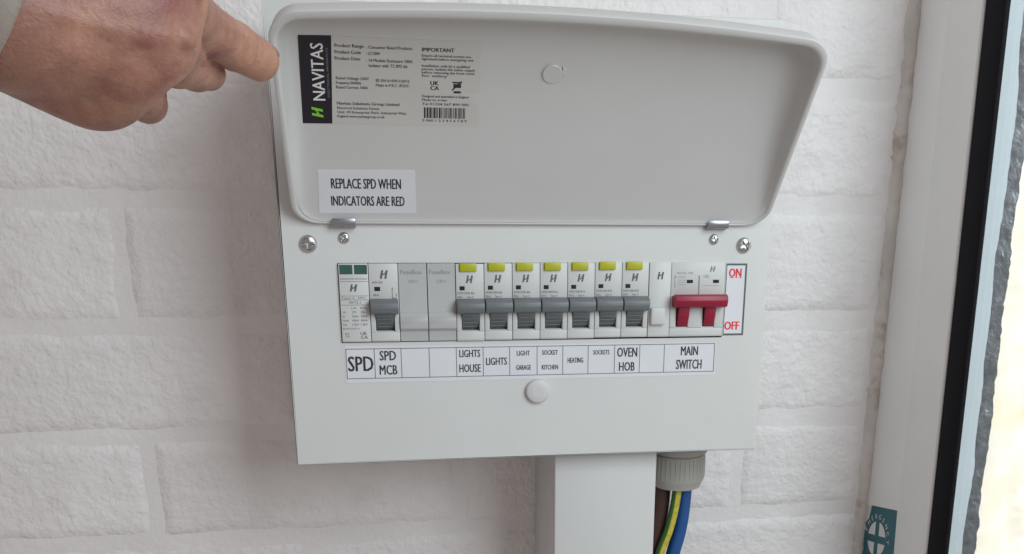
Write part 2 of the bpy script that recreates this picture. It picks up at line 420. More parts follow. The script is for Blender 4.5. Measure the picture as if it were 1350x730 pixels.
def tube(path, r, n=16, sub=10, sector=None):
    pts = [Vector(p) for p in path]; out = []
    for i in range(len(pts) - 1):
        p0, p1, p2, p3 = pts[max(i - 1, 0)], pts[i], pts[i + 1], pts[min(i + 2, len(pts) - 1)]
        for k in range(sub + (i == len(pts) - 2)):
            t = k / sub
            out.append(0.5 * ((2 * p1) + (p2 - p0) * t + (2 * p0 - 5 * p1 + 4 * p2 - p3) * t * t + (3 * p1 - p0 - 3 * p2 + p3) * t ** 3))
    mb = MB(); vs, fs, mi = [], [], []
    for i, p in enumerate(out):
        tg = (out[min(i + 1, len(out) - 1)] - out[max(i - 1, 0)]).normalized()
        u = tg.cross(Vector((0, 1, 0))).normalized(); w = tg.cross(u)
        for k in range(n):
            a = 2 * math.pi * k / n; vs.append(p + (u * math.cos(a) + w * math.sin(a)) * r)
    for i in range(len(out) - 1):
        for k in range(n):
            fs.append([i * n + k, i * n + (k + 1) % n, (i + 1) * n + (k + 1) % n, (i + 1) * n + k])
            mi.append(1 if sector and ((k + i * sector[2]) % n) in range(sector[0], sector[1]) else 0)
    fs.append(list(range(n))); mi.append(0); fs.append([(len(out) - 1) * n + k for k in range(n)]); mi.append(0)
    o = len(mb.v); mb.v += [tuple(v) for v in vs]; mb.f += fs; mb.mi += mi
    return mb
for nm, path, r, mm, sec, lb in (
    ('brown_cable', [(265, 64, -20), (265, 64, -50), (262.5, 64, -75), (256, 66, -105), (242, 72, -160), (234, 86, -230), (234, 96, -330)], 7.0, M['brown'], None, 'brown insulated cable coming out of the grey gland beside the trunking'),
    ('earth_cable', [(275, 54, -20), (274.0, 54, -50), (269.5, 54, -75), (262, 55, -100), (252, 58, -160), (250, 70, -230), (250, 80, -330)], 3.6, [M['green'], M['yel_ins']], (0, 5, 0.0), 'green and yellow striped cable between the brown and blue cables'),
    ('blue_cable', [(283, 62, -20), (283, 62, -50), (280.5, 62, -78), (274, 62, -106), (263, 64, -160), (252, 80, -230), (252, 92, -330)], 5.4, M['blue'], None, 'blue insulated cable rightmost below the grey gland')):
    mb = tube(path, r, sector=sec)
    if sec: mb.mi = [int(v) for v in mb.mi]
    o = mb.build(nm, mm, org=path[-1], loc=path[-1], smooth=60)
    tag(o, lb, 'cable', 'cables leaving the gland')

# ------------------------------------------------------------------ the fuse box
UO = (157.4, 57, 0)
cu = empty('fuse_box', UO)
tag(cu, 'white steel domestic fuse box with its lid swung up, mounted on the brick wall', 'fuse box')
W, H = 314.8, 274.9
# base tray
mb = MB()
for b in ((1.6, 3, 2.5, WY - 1, 1.6, H - 1.6), (W - 3, W - 1.6, 2.5, WY - 1, 1.6, H - 1.6), (3, W - 3, 2.5, WY - 1, 1.6, 3), (3, W - 3, 2.5, WY - 1, H - 3, H - 1.6), (3, W - 3, WY - 2.5, WY - 1, 3, H - 3)):
    mb.box(*b)
mb.build('back_box', M['steel'], cu, org=UO)
# folded front cover with the breaker opening
WX0, WX1, WZ0, WZ1 = 33.2, 285.0, 79.3, 128.0
bm = bmesh.new()
def ringv(x0, x1, z0, z1, y): return [bm.verts.new((x, y, z)) for x, z in ((x0, z0), (x1, z0), (x1, z1), (x0, z1))]
o1 = ringv(0, W, 0, H, 0); i1 = ringv(WX0, WX1, WZ0, WZ1, 0); i2 = ringv(WX0, WX1, WZ0, WZ1, 1.4); o2 = ringv(0, W, 0, H, 22); o3 = ringv(1.3, W - 1.3, 1.3, H - 1.3, 22); o4 = ringv(1.3, W - 1.3, 1.3, H - 1.3, 1.4)
def skin(a, b):
    for k in range(4): bm.faces.new((a[k], a[(k + 1) % 4], b[(k + 1) % 4], b[k]))
skin(o1, i1); skin(i1, i2); skin(o1, o2); skin(o2, o3); skin(o3, o4); skin(o4, i2)
bm.edges.ensure_lookup_table()
ed = [e for e in bm.edges if (e.verts[0] in o1 and e.verts[1] in o1) or ((e.verts[0] in o1 and e.verts[1] in o2) or (e.verts[1] in o1 and e.verts[0] in o2))]
bmesh.ops.bevel(bm, geom=ed, offset=1.3, segments=3, affect='EDGES', profile=0.5)
mb = MB(); mb.frombm(bm); mb.build('front_cover', M['steel'], cu, org=UO, smooth=30)
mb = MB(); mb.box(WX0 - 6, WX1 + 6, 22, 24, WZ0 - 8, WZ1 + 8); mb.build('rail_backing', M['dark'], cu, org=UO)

# latch button
mb = MB(); mb.lathe([(7.9, 0.3), (7.9, -2.4), (7.5, -3.1), (6.8, -3.5), (2.0, -3.2)], (158.6, 0, 45.8), 'y', 40)
mb.build('latch_button', M['device'], cu, org=UO, smooth=35)

# screws: pan heads with a cross recess
def screw(cx, cz, rad, ang, name='screw'):
    mb = MB(); vs, fs = [], []; nr, na = 16, 48; ca, sa = math.cos(ang), math.sin(ang)
    for i in range(nr + 1):
        r = rad * i / nr
        for k in range(na):
            a = 2 * math.pi * k / na; x, z = r * math.cos(a), r * math.sin(a)
            h = rad * .48 * math.sqrt(max(0, 1 - (r / rad) ** 2.6)) + 0.15
            p, q = abs(x * ca + z * sa) / rad, abs(-x * sa + z * ca) / rad
            if (p < .62 and q < .15) or (q < .62 and p < .15): h -= rad * .42 * (1 - .5 * max(p, q))
            vs.append((cx + x, -h, cz + z))
    for i in range(nr):
        for k in range(na): fs.append([i * na + k, i * na + (k + 1) % na, (i + 1) * na + (k + 1) % na, (i + 1) * na + k])
    o_ = len(vs)
    for k in range(na): vs.append((vs[nr * na + k][0], 0.4, vs[nr * na + k][2]))
    for k in range(na): fs.append([nr * na + k, nr * na + (k + 1) % na, o_ + (k + 1) % na, o_ + k])
    mb.add(vs, fs); return mb.build(name, M['chrome'], cu, org=UO, smooth=45)
screw(16.6, 139.4, 5.4, .2); screw(296.6, 138.9, 5.2, .6); screw(38.2, 143.0, 3.5, .9, 'hinge_screw'); screw(275.8, 142.7, 3.4, .1, 'hinge_screw')

# hinges
for hx0, hx1 in ((31.6, 46.0), (269.4, 283.6)):
    mb = MB(); mb.lathe([(1.7, 0), (2.0, .3), (2.0, hx1 - hx0 - .3), (1.7, hx1 - hx0)], (hx0, -4.0, 151.4), 'x', 20)
    mb.box(hx0 + .4, hx1 - .4, -1.2, -.1, 148.8, 152.5, bev=.2); mb.box(hx0 + .3, hx1 - .3, -6.6, -5.4, 151.4, 154.6, bev=.25)
    mb.build('hinge', M['hinge'], cu, org=UO, smooth=40)

# --- lid, in its own frame: x across, z up along the lid, -y towards the viewer
ANG = math.radians(41.09); ZH = 152.1
lid_top = 134.0
def floor_y(z): return 0.9 + .22 * z - .00083 * z * z
def lid_ring(inset, fy, cr=15.0, scoop=0.0, extra=None):
    x0, x1, z0, z1 = 8.8 + inset * 1.1, 310.2 - inset * 1.15, -1.2 + inset * .5, lid_top - inset * 1.5
    r = max(cr - inset * .5, 6)
    pts = []
    for (cx, cz, a0) in ((x1 - r, z0 + r, -90), (x1 - r, z1 - r, 0), (x0 + r, z1 - r, 90), (x0 + r, z0 + r, 180)):
        for k in range(10):
            a = math.radians(a0 + 90 * k / 9); pts.append((cx + r * math.cos(a), cz + r * math.sin(a)))
        if a0 == 0:
            for k in range(1, 48):
                pts.append((x1 - r + (x0 + r - (x1 - r)) * k / 48, z1))
        if a0 == 180:
            for k in range(1, 48):
                pts.append((x0 + r + (x1 - r - (x0 + r)) * k / 48, z0))
        if a0 in (-90, 90):
            za, zb = (z0 + r, z1 - r) if a0 == -90 else (z1 - r, z0 + r)
            xx = x1 if a0 == -90 else x0
            for k in range(1, 20): pts.append((xx, za + (zb - za) * k / 20))
    out = []
    for x, z in pts:
        u = (x - 160) / 150
        zz = z + (8.0 * max(0, 1 - u * u) - 2.4 * u) * max(0, z / lid_top) ** 3
        if scoop: zz += scoop * math.exp(-((x - 163) / 13) ** 2) * (1 if z > z1 - 1 else 0)
        y = fy(zz) if callable(fy) else fy
        out.append((x, y, zz))
    return out
rings = [lid_ring(10, lambda z: floor_y(z) + 2.2), lid_ring(7, lambda z: floor_y(z) + 1.9), lid_ring(3.5, lambda z: floor_y(z) - .5), lid_ring(1.2, lambda z: .62 * floor_y(z)), lid_ring(.25, 2.2), lid_ring(0, 1.0), lid_ring(.2, .25), lid_ring(.8, 0), lid_ring(2.0, 0), lid_ring(2.7, .35), lid_ring(3.2, 1.2),
         lid_ring(4.0, lambda z: .35 * floor_y(z), scoop=.8), lid_ring(5.2, lambda z: .68 * floor_y(z), scoop=2.0), lid_ring(6.6, lambda z: .86 * floor_y(z), scoop=2.0), lid_ring(8.6, lambda z: .955 * floor_y(z), scoop=1.0), lid_ring(11.5, floor_y), lid_ring(15, floor_y)] + [lid_ring(q, floor_y) for q in range(19, 48, 4)]
n = len(rings[0]); vs = [p for r in rings for p in r]; fs = []
for i in range(len(rings) - 1):
    for k in range(n): fs.append([i * n + k, i * n + (k + 1) % n, (i + 1) * n + (k + 1) % n, (i + 1) * n + k])
fs.append(list(range(n))); fs.append([(len(rings) - 1) * n + k for k in range(n)])
mb = MB(); mb.add(vs, fs)
lid = mb.build('lid', M['lid'], cu, smooth=50)
lid.location = (Vector((0, -3.5, ZH)) - Vector(UO)) * S; lid.rotation_euler = (ANG, 0, 0)
tag(lid, 'raised lid showing its hollow inside and labels')
def zmap(b): return b if b < 50 else 63 + (b - 61.5) * .966
def fr_l(d): return lambda a, b: (a, floor_y(zmap(b)) - d, zmap(b))
def slab(mb, pts, d):
    """a thin label on the lid floor"""
    f0, f1 = fr_l(d), fr_l(0.02); n_ = 14; (ax_, az_), (bx_, bz_), (cx_, cz_), (dx_, dz_) = pts
    L_, R_ = [], []
    for k in range(n_ + 1):
        t = k / n_; L_.append((ax_ + (dx_ - ax_) * t, az_ + (dz_ - az_) * t)); R_.append((bx_ + (cx_ - bx_) * t, bz_ + (cz_ - bz_) * t))
    q = n_ + 1
    mb.add([f0(*p) for p in L_ + R_] + [f1(*p) for p in L_ + R_], [[k, k + 1, q + k + 1, q + k] for k in range(n_)] + [[k, k + 1, 2 * q + k + 1, 2 * q + k] for k in range(n_)] + [[q + k, q + k + 1, 3 * q + k + 1, 3 * q + k] for k in range(n_)] + [[0, q, 3 * q, 2 * q], [n_, q + n_, 3 * q + n_, 2 * q + n_]])
mb = MB(); slab(mb, [(20.2, 61.2), (118.6, 61.6), (118.0, 114.6), (22.3, 115.0)], .12); mb.build('product_label', M['sticker'], lid)
mb = MB(); slab(mb, [(20.3, 61.3), (36.5, 61.5), (39.5, 115.2), (22.5, 114.8)], .2); mb.build('brand_panel', M['blackpanel'], lid)
# NAVITAS, reading upwards
mb = MB(); frv = lambda a, b: fr_l(.3)(30.9 + .03 * (a - 88) - b, a)
v_, f_ = glyphs('NAVITAS', 0.02)
text(mb, 'NAVITAS', 76.0, -3.2, 6.6, 34.5, frame=frv, bold=0.025)
mb.build('brand_lettering', M['white_ink'], lid)
mb = MB(); text(mb, 'ELECTRICAL PRODUCTS', 78, -5.6, 1.0, 30, frame=frv); mb.build('brand_subline', M['ink_soft'], lid)
mb = MB(); logo(mb, 28.9, 68.4, 6.0, frame=lambda a, b: fr_l(.3)(a, b), rot=1); mb.build('brand_mark', M['green_ink'], lid)
mb = MB(); F = fr_l(.22)
def T(t, x, z, h, w=None, b=0.02): text(mb, t, x, z, h, w, frame=F, bold=b)
T('Product Range', 40.9, 108.6, 2.0, 15.0, .03); T(': Consumer Board Products', 57.3, 108.3, 1.9, 24)
T('Product Code', 40.7, 104.8, 2.0, 13.6, .03); T(': LC1004', 57.1, 104.6, 1.9, 7)
T('Product Desc', 40.5, 101.0, 2.0, 13.4, .03); T(': 14 Module Enclosure 100A', 57.0, 100.4, 1.9, 24.5)
T('Isolator with T2 SPD kit', 58.2, 97.3, 1.9, 20.5)
T('Rated Voltage 230V', 40.3, 89.2, 1.7, 17.5); T('Frequency 50/60Hz', 40.2, 86.4, 1.7, 13.5); T('Rated Current 100A', 40.1, 83.6, 1.7, 17)
T('BS EN 61439-3:2012', 61.6, 88.4, 1.7, 18); T('Made in P.R.C. IP2XC', 61.5, 85.5, 1.7, 18)
T('Navitas Solutions Group Limited', 39.9, 73.6, 1.9, 34, .03)
T('Electrical Solutions House', 39.8, 70.8, 1.6, 23); T('Unit 10 Enterprise Park, Industrial Way', 39.7, 68.2, 1.6, 38); T('England www.navitasgroup.co.uk', 39.6, 65.6, 1.6, 26)
T('IMPORTANT', 86.6, 107.8, 2.3, 17.2, .045)
for k, (s_, w_) in enumerate((('Ensure all terminal screws are', 26.5), ('tightened before energising unit', 28), ('', 0), ('Installation only by a qualified', 26), ('person. Isolate the mains supply', 29), ('before removing the front cover', 29), ('for safety', 14))):
    if s_: T(s_, 86.4, 104.6 - k * 2.05, 1.55, w_)
T('UK', 91.2, 87.3, 2.6, 4.4, .05); T('CA', 91.2, 84.2, 2.6, 4.6, .05)
# crossed-out bin
for a in ((103.2, 88.8, 5.2, .9), (103.8, 86.0, 4.2, 2.4), (104.0, 82.6, 4.0, 1.3)): rect(mb, a[0], a[0] + a[2], a[1], a[1] + a[3], frame=F)
poly(mb, [(102.8, 84.6), (103.4, 84.2), (108.6, 89.9), (108.0, 90.3)], frame=F)
T('Designed and assembled in England', 86.6, 79.6, 1.5, 26); T('Made to order', 86.6, 77.3, 1.5, 14); T('Tel 01234 567 890 000', 86.6, 74.7, 1.5, 26)
x = 87.6; rbar = random.Random(11)
while x < 110.6:
    w_ = rbar.choice((.35, .35, .6, .9)); rect(mb, x, x + w_, 66.4, 73.2, frame=F); x += w_ + rbar.choice((.3, .35, .6))
T('5 060 1 2 3 4 5 6 7 8 9', 86.8, 64.2, 1.5, 25)
mb.build('product_lettering', M['black_ink'], lid)
mb = MB(); slab(mb, [(24.7, 5.4), (82.8, 6.0), (82.1, 34.4), (26.1, 33.9)], .15); mb.build('notice_label', M['paper'], lid)
mb = MB(); text(mb, 'REPLACE SPD WHEN', 33.1, 22.0, 6.6, 40.6, frame=F, bold=.03); text(mb, 'INDICATORS ARE RED', 32.4, 10.8, 6.4, 43.2, frame=F, bold=.03)
mb.build('notice_lettering', M['black_ink'], lid)
# catch post on the lid floor
mb = MB(); ry = floor_y(98)
mb.lathe([(5.8, .5), (5.8, -.7), (5.4, -1.1), (0.3, -1.1)], (158.6, ry, 97), 'y', 32); mb.box(163.9, 165.6, ry - 1.0, ry + .5, 96, 101.5, bev=.3)
mb.build('catch_post', M['lid'], lid, smooth=35)

# --- things behind the opening, left to right
YF = -2.0                                     # plane of the device faces
ZB, ZT = 79.9, 127.7
def shade_prism(mb, prof, x0, x1, bev=.25): mb.prism(prof, x0, x1, bev=bev)

def breaker_body(w):
    mb = MB(); g = .18
    mb.box(g, w - g, 6, 20, ZB, ZT)
    shade_prism(mb, [(7, 106.2), (YF, 106.6), (YF, ZT), (7, ZT)], g, w - g)
    shade_prism(mb, [(7, ZB), (YF + .6, ZB), (YF, ZB + 1), (YF, 85.6), (YF + 1.2, 86.6), (7, 86.6)], g, w - g)
    for a, b in ((g, 3.2), (w - 3.2, w - g)): shade_prism(mb, [(7, 86.0), (YF, 86.0), (YF - .3, 97), (YF, 107), (7, 107)], a, b)
    return mb
def toggle_mesh(w):
    mb = MB()
    shade_prism(mb, [(6, 106.3), (-2.5, 106.9), (-7.4, 106.0), (-9.2, 104.2), (-9.4, 101.5), (-8.2, 98.6), (-6, 97.6), (6, 97.6)], .35, w - .35, bev=.5)
    shade_prism(mb, [(6, 98.4), (-5.4, 98.4), (-3.2, 94.6), (-.6, 91.0), (1.6, 88.2), (3.4, 86.7), (6, 86.7)], 3.5, w - 3.5, bev=.3)
    for k in range(3): mb.box(4.2, w - 4.2, -3.9 + 2.0 * k, -2.0 + 2.0 * k, 94.1 - 2.6 * k, 94.6 - 2.6 * k)
    return mb
YP = YF - .09
def breaker_print(l1, l2):
    mb = MB(); logo(mb, 8.6, 118.6, 4.2, YP)
    text(mb, l1, 1.0, 109.6, 1.45, 10.6, y=YP); text(mb, l2, 1.0, 107.3, 1.2, 3.0, y=YP); text(mb, 'Type A', 6.6, 107.3, 1.2, 4.6, y=YP)
    return mb
body_me = tog_me = btn_me = ind_me = None
names = ['first breaker with a yellow test button, above LIGHTS HOUSE', 'breaker with yellow test button above the LIGHTS cell', 'breaker with yellow test button third from its left end', 'breaker with yellow test button in the middle of the seven', 'breaker with yellow test button above the HEATING cell', 'breaker with yellow test button above the SOCKETS cell', 'breaker with yellow test button above OVEN HOB']
x0 = 106.0
rating = ['B6', 'B6', 'B6', 'B16', 'B16', 'B32', 'B32']
dzs = [-.3, 0, .1, .15, .25, .6, .6]
for k in range(7):
    xo = x0 + 18.03 * k
    if k == 0:
        b = breaker_body(18).build('circuit_breaker', M['device'], cu, smooth=30); body_me = b.data
        tog = toggle_mesh(18).build('toggle', M['toggle'], b, smooth=30); tog_me = tog.data
        mb = MB(); mb.box(2.7, 13.3, YF - 1.6, YF + .5, 123.2, ZT + .5, bev=.4); mb.box(2.2, 2.6, YF - .3, YF + .2, 122.8, ZT - .2)
        bt = mb.build('test_button', M['yellow'], b, smooth=30); btn_me = bt.data
        mb = MB(); mb.box(2.3, 5.6, YF - .12, YF + .3, 112.0, 114.6, bev=.1); ind = mb.build('indicator', M['black_win'], b); ind_me = ind.data
    else:
        b = obj('circuit_breaker', body_me, cu); obj('toggle', tog_me, b); obj('test_button', btn_me, b); obj('indicator', ind_me, b)
    breaker_print('NVR1000-' + rating[k], rating[k]).build('lettering', M['ink'], b)
    b.location = (Vector((xo, 0, dzs[k])) - Vector(UO)) * S
    tag(b, names[k])
# the plain breaker next to the surge device
b = breaker_body(18.2).build('circuit_breaker', M['device'], cu, smooth=30)
obj('toggle', tog_me, b)
mb = MB(); mb.box(3.2, 6.8, YF - .12, YF + .3, 111.6, 114.2, bev=.1); mb.build('indicator', M['black_win'], b)
mb = MB(); logo(mb, 9.4, 121.4, 4.6, YP); text(mb, 'NVM1-B32', 2.0, 116.2, 1.4, 6.5, y=YP); text(mb, '6kA', 2.4, 108.6, 1.3, 3.6, y=YP)
for a in ((14.0, 107, .35, 6.5), (14.0, 107, 2.6, .35), (14.0, 113.2, 1.0, .35), (16.4, 108, .35, 2.2)): rect(mb, a[0], a[0] + a[2], a[1], a[1] + a[3], YP)
mb.build('lettering', M['ink'], b)
b.location = (Vector((51.9, 0, 0)) - Vector(UO)) * S
tag(b, 'breaker without a yellow button, above SPD MCB')
# surge device
mb = MB(); mb.box(.1, 18, 6, 20, ZB, ZT); shade_prism(mb, [(7, ZB), (YF + .5, ZB), (YF, ZB + .8), (YF, ZT), (7, ZT)], .1, 18)
sp = mb.build('surge_protector', M['device'], cu, smooth=30)
for a in (.7, 9.6):
    mb = MB(); mb.box(a, a + 7.9, YF - .25, YF + .4, 121.3, 127.0, bev=.15); mb.build('status_window', M['green_win'], sp)
mb = MB(); logo(mb, 8.6, 113.6, 4.4, YP)
text(mb, 'SURGE PROTECTION DEVICE', .8, 118.6, 1.0, 16.4, y=YP)
for z in (117.4, 108.6, 106.2, 103.0): rect(mb, .5, 17.6, z, z + .22, YP)
text(mb, 'Type 2  SPD', .8, 107.0, 1.0, 15, y=YP); text(mb, 'NVT2-1', 5.4, 103.9, 1.6, 7.2, y=YP)
for r_, row in enumerate((('', 'L-N', 'N-PE'), ('Uc', '275', '255'), ('In', '20kA', '20kA'), ('Imax', '40kA', '40kA'), ('Up', '1.3kV', '1.5kV'))):
    for c_, tx in enumerate(row):
        if tx: text(mb, tx, (1.2, 6.8, 12.2)[c_], 100.6 - 2.55 * r_, 1.35, y=YP, maxw=4.6)
text(mb, 'BS EN 61643-11', 1.0, 88.0, 1.0, 10, y=YP); text(mb, 'T2', 1.8, 83.2, 2.4, 2.6, y=YP); text(mb, 'UK', 11.6, 84.4, 2.0, 4.0, y=YP, bold=.03); text(mb, 'CA', 11.6, 82.0, 2.0, 4.4, y=YP, bold=.03)
mb.build('lettering', M['ink'], sp); sp.location = (Vector((33.7, 0, 0)) - Vector(UO)) * S
# two blanks
for k, xo in enumerate((70.1, 88.1)):
    mb = MB(); mb.box(.2, 17.7, 6, 20, ZB, ZT)
    shade_prism(mb, [(7, ZB), (-1.0, ZB), (-1.0, 86.2), (-3.4, 88.2), (-3.8, 93), (-3.2, 97.5), (-1.0, 99.0), (-1.0, ZT), (7, ZT)], .2, 17.7)
    bl = mb.build('blank_module', M['blank'], cu, smooth=20)
    mb = MB(); text(mb, 'FuseBox', 1.4, 121.2, 2.6, 13.4, y=-1.09, bold=.01); text(mb, 'CEV1', 6.0, 116.4, 1.8, 5.8, y=-1.09); mb.build('lettering', M['ink_soft'], bl)
    bl.location = (Vector((xo, 0, 0)) - Vector(UO)) * S
    tag(bl, ('left', 'right')[k] + ' of the two grey blank modules')
# narrow white module with a square boss
mb = MB(); mb.box(.2, 14.8, 6, 20, ZB, ZT); shade_prism(mb, [(7, ZB), (YF + .6, ZB), (YF, ZB + 1), (YF, ZT), (7, ZT)], .2, 14.8)
nm = mb.build('filler_module', M['device'], cu, smooth=30)
mb = MB(); mb.box(1.2, 11.2, YF - 3.2, YF + .5, 88.2, 99.6, bev=1.3, seg=3); mb.build('boss', M['device'], nm, smooth=35)
mb = MB(); logo(mb, 7.6, 119.6, 4.2, YP); mb.build('lettering', M['ink'], nm)
nm.location = (Vector((232.4, 0, .5)) - Vector(UO)) * S
# main switch
mb = MB(); mb.box(.1, 36.8, 6, 20, ZB, ZT)
shade_prism(mb, [(7, 107), (YF, 107.4), (YF, ZT), (7, ZT)], .1, 36.8)
shade_prism(mb, [(7, ZB), (YF + .6, ZB), (YF, ZB + 1), (YF, 85.0), (YF + 1.2, 86.4), (7, 86.4)], .1, 36.8)
for a, b_ in ((.1, 4.2), (12.6, 22.6), (31.0, 36.8)): shade_prism(mb, [(7, 86.0), (YF, 86.0), (YF, 107.6), (7, 107.6)], a, b_)
mb.box(4.2, 12.6, 2, 7, 86, 107.5); mb.box(22.6, 31, 2, 7, 86, 107.5)
ms = mb.build('main_switch', M['device'], cu, smooth=30)
mb = MB()
mb.prism([(0, 106.6), (-8, 108.4), (-10.8, 107.6), (-11.6, 104.4), (-10.4, 100.8), (-7.6, 99.6), (0, 99.6)], 1.0, 37.0, bev=.6)
for a in (5.2, 23.4): mb.prism([(0, 100.4), (-6.5, 100.4), (-5.2, 93.5), (-2.6, 87.6), (0, 86.6), (5, 86.6), (5, 100.4)], a, a + 7.2, bev=.3)
mb.build('red_handle', M['red'], ms, smooth=30)
for a in (10.6, 28.6):
    mb = MB(); mb.box(a, a + 4.2, YF - .12, YF + .3, 115.0, 117.2, bev=.1); mb.build('indicator', M['black_win'], ms)
mb = MB(); logo(mb, 28.0, 123.4, 3.6, YP); rect(mb, 18.6, 19.5, 107.8, 119.2, YP)
text(mb, 'NVS2-100', 4.0, 120.2, 1.4, 10.6, y=YP)
for z in (118.4, 116.9, 115.4, 113.9): rect(mb, 4.4, 9.8, z, z + .22, YP)
rect(mb, 2.2, 2.5, 112.5, 119, YP); rect(mb, 2.2, 3.4, 112.5, 112.8, YP); rect(mb, 2.2, 3.4, 118.7, 119, YP); rect(mb, 21.5, 33, 113.4, 113.6, YP); text(mb, '100A', 22.0, 118.4, 1.3, 4, y=YP)
mb.build('lettering', M['ink_soft'], ms)
ms.location = (Vector((247.4, 0, .5)) - Vector(UO)) * S
tag(ms, 'main switch with the wide red handle')

# --- printed labels on the cover
mb = MB(); mb.box(285.4, 300.0, -.2, .3, 80.6, 127.4); onl = mb.build('on_off_label', M['paper'], cu, org=UO)
def sub(mb, name, m_, parent): return mb.build(name, m_, parent, org=UO)
mb = MB()
for a in ((285.5, 299.9, 126.1, 127.35), (285.5, 299.9, 80.65, 81.9), (298.65, 299.9, 81.9, 126.1), (285.5, 286.0, 81.9, 126.1)): rect(mb, *a, -.3)
sub(mb, 'border', M['ink'], onl)
mb = MB(); text(mb, 'ON', 287.6, 118.6, 5.6, 8.4, y=-.3, bold=.06); sub(mb, 'red_lettering', M['red_ink'], onl); mb = MB(); text(mb, 'OFF', 286.4, 84.4, 5.6, 10.2, y=-.3, bold=.06); sub(mb, 'red_lettering', M['red_ink'], onl)
mb = MB(); mb.add([(34.6, -.2, 53.6), (281.4, -.2, 53.9), (280.6, -.2, 76.0), (34.9, -.2, 77.2), (34.6, .2, 53.6), (281.4, .2, 53.9), (280.6, .2, 76.0), (34.9, .2, 77.2)], [[0, 1, 2, 3], [4, 5, 6, 7], [0, 1, 5, 4], [1, 2, 6, 5], [2, 3, 7, 6], [3, 0, 4, 7]])
ls = mb.build('circuit_label_strip', M['paper'], cu, org=UO)
cells = [35.4, 53.1, 70.0, 87.9, 105.4, 122.8, 140.2, 158.4, 175.6, 192.7, 210.7, 228.0, 245.0, 280.2]
mb = MB()
for c_ in cells: rect(mb, c_ - .2, c_ + .2, 56.3, 75.4, -.3)
rect(mb, 35.4, 280.2, 75.1, 75.5, -.3); rect(mb, 35.4, 280.2, 56.2, 56.6, -.3)
sub(mb, 'cell_lines', M['ink'], ls)
def cell(i, lines):
    mb = MB()
    c_ = (cells[i] + cells[i + 1]) / 2
    for t_, z, h, w in lines: text(mb, t_, c_, z, h, w, y=-.32, align='c', bold=.032)
    sub(mb, 'lettering', M['black_ink'], ls)
cell(0, [('SPD', 61.2, 9.6, 15.6)]); cell(1, [('SPD', 67.8, 6.2, 10.2), ('MCB', 58.6, 6.2, 11.0)])
cell(4, [('LIGHTS', 69.0, 4.8, 13.4), ('HOUSE', 59.2, 5.2, 13.8)]); cell(5, [('LIGHTS', 63.6, 4.8, 13.6)])
cell(6, [('LIGHT', 69.4, 3.2, 8.6), ('GARAGE', 60.0, 3.2, 9.8)]); cell(7, [('SOCKET', 69.6, 3.1, 10.4), ('KITCHEN', 59.9, 3.1, 10.8)])
cell(8, [('HEATING', 64.0, 3.4, 10.4)]); cell(9, [('SOCKETS', 69.2, 3.0, 11.0)])
cell(10, [('OVEN', 67.4, 6.2, 13.6), ('HOB', 57.9, 6.0, 10.6)]); cell(12, [('MAIN', 67.6, 6.2, 11.8), ('SWITCH', 58.4, 6.4, 17.8)])

# gland under the box
mb = MB(); GC = (276.0, 60, 0)
mb.lathe([(22.0, 1.0), (22.0, -13.5), (21.5, -14.5), (19.0, -14.5), (19.0, -15.6), (20.2, -16.4), (20.4, -34.0), (20.0, -36.0), (18.6, -38.2), (17.6, -41.6), (10, -41.6), (9.6, -28)], GC, 'z', 48)
for k in range(36):
    a = 2 * math.pi * k / 36; mb.lathe([(.5, -18), (.5, -33.5)], (GC[0] + 20.2 * math.cos(a), GC[1] + 20.2 * math.sin(a), 0), 'z', 6)
mb.build('cable_gland', M['gland'], cu, org=UO, smooth=35)

# ------------------------------------------------------------------ the pointing hand (one continuous surface)
bones = {
 'index': [(-17.4, -220, 245.2, 13), (-11, -180, 237.8, 10.9), (-.4, -155, 233.1, 10.0), (8.6, -142, 229.0, 9.2)],
 'middle': [(-21.7, -222, 227.6, 13), (-21.7, -178, 224.4, 10.6), (-17, -158, 222.8, 8.8), (-13.3, -146, 222.4, 7.5)],
 'ring': [(-34.4, -218, 217, 12), (-36.8, -186, 216.3, 9.3), (-37.8, -168, 211.7, 8.6), (-39.2, -156, 208.6, 8.7)],
 'little': [(-44, -212, 210.8, 12.3), (-45.9, -188, 210.1, 9), (-47.6, -172, 210, 8), (-48.4, -162, 210.6, 7.5)],
 'thumb': [(-73.6, -226, 247.0, 15), (-60.7, -196, 266.3, 13), (-46.3, -172, 279.6, 11), (-35.4, -154, 283.1, 9.4)]}
palm = [((-70, -234, 232, 22), (-17.4, -218, 244, 15)), ((-71, -236, 232, 21), (-21.7, -220, 227.6, 15)), ((-74, -234, 233, 18), (-34.4, -216, 217, 13.8)), ((-76, -230, 232, 15), (-44, -211, 210.8, 13.0)),
        ((-58, -238, 236, 10), (-24, -229, 236, 8)), ((-60, -237, 226, 9), (-28, -227, 220, 7)), ((-70.0, -218.0, 219.0, 11.5), (-59.5, -214.0, 215.6, 11.9)), ((-59.5, -214.0, 215.6, 11.9), (-49.1, -212.0, 210.1, 13.0)), ((-66, -212, 232, 17), (-34, -200, 228, 15)), ((-71, -236, 236, 20), (-97, -258, 252, 22)), ((-97, -258, 252, 22), (-135, -286, 276, 26)), ((-71, -228, 240, 20), (-58, -202, 262, 14)), ((-62, -212, 252, 14), (-24, -204, 246, 11))]
bumps = [(-18.5, -227.5, 243, 7.0), (-22.0, -230, 227, 7.0), (-34, -227, 215.5, 6.4), (-43, -219.5, 209, 5.6)]
h = 1.0
lo_, hi_ = np.array([-116., -285, 184]), np.array([24., -128, 300])
ax = [np.arange(lo_[i], hi_[i], h) for i in range(3)]
X, Y, Z = np.meshgrid(*ax, indexing='ij')
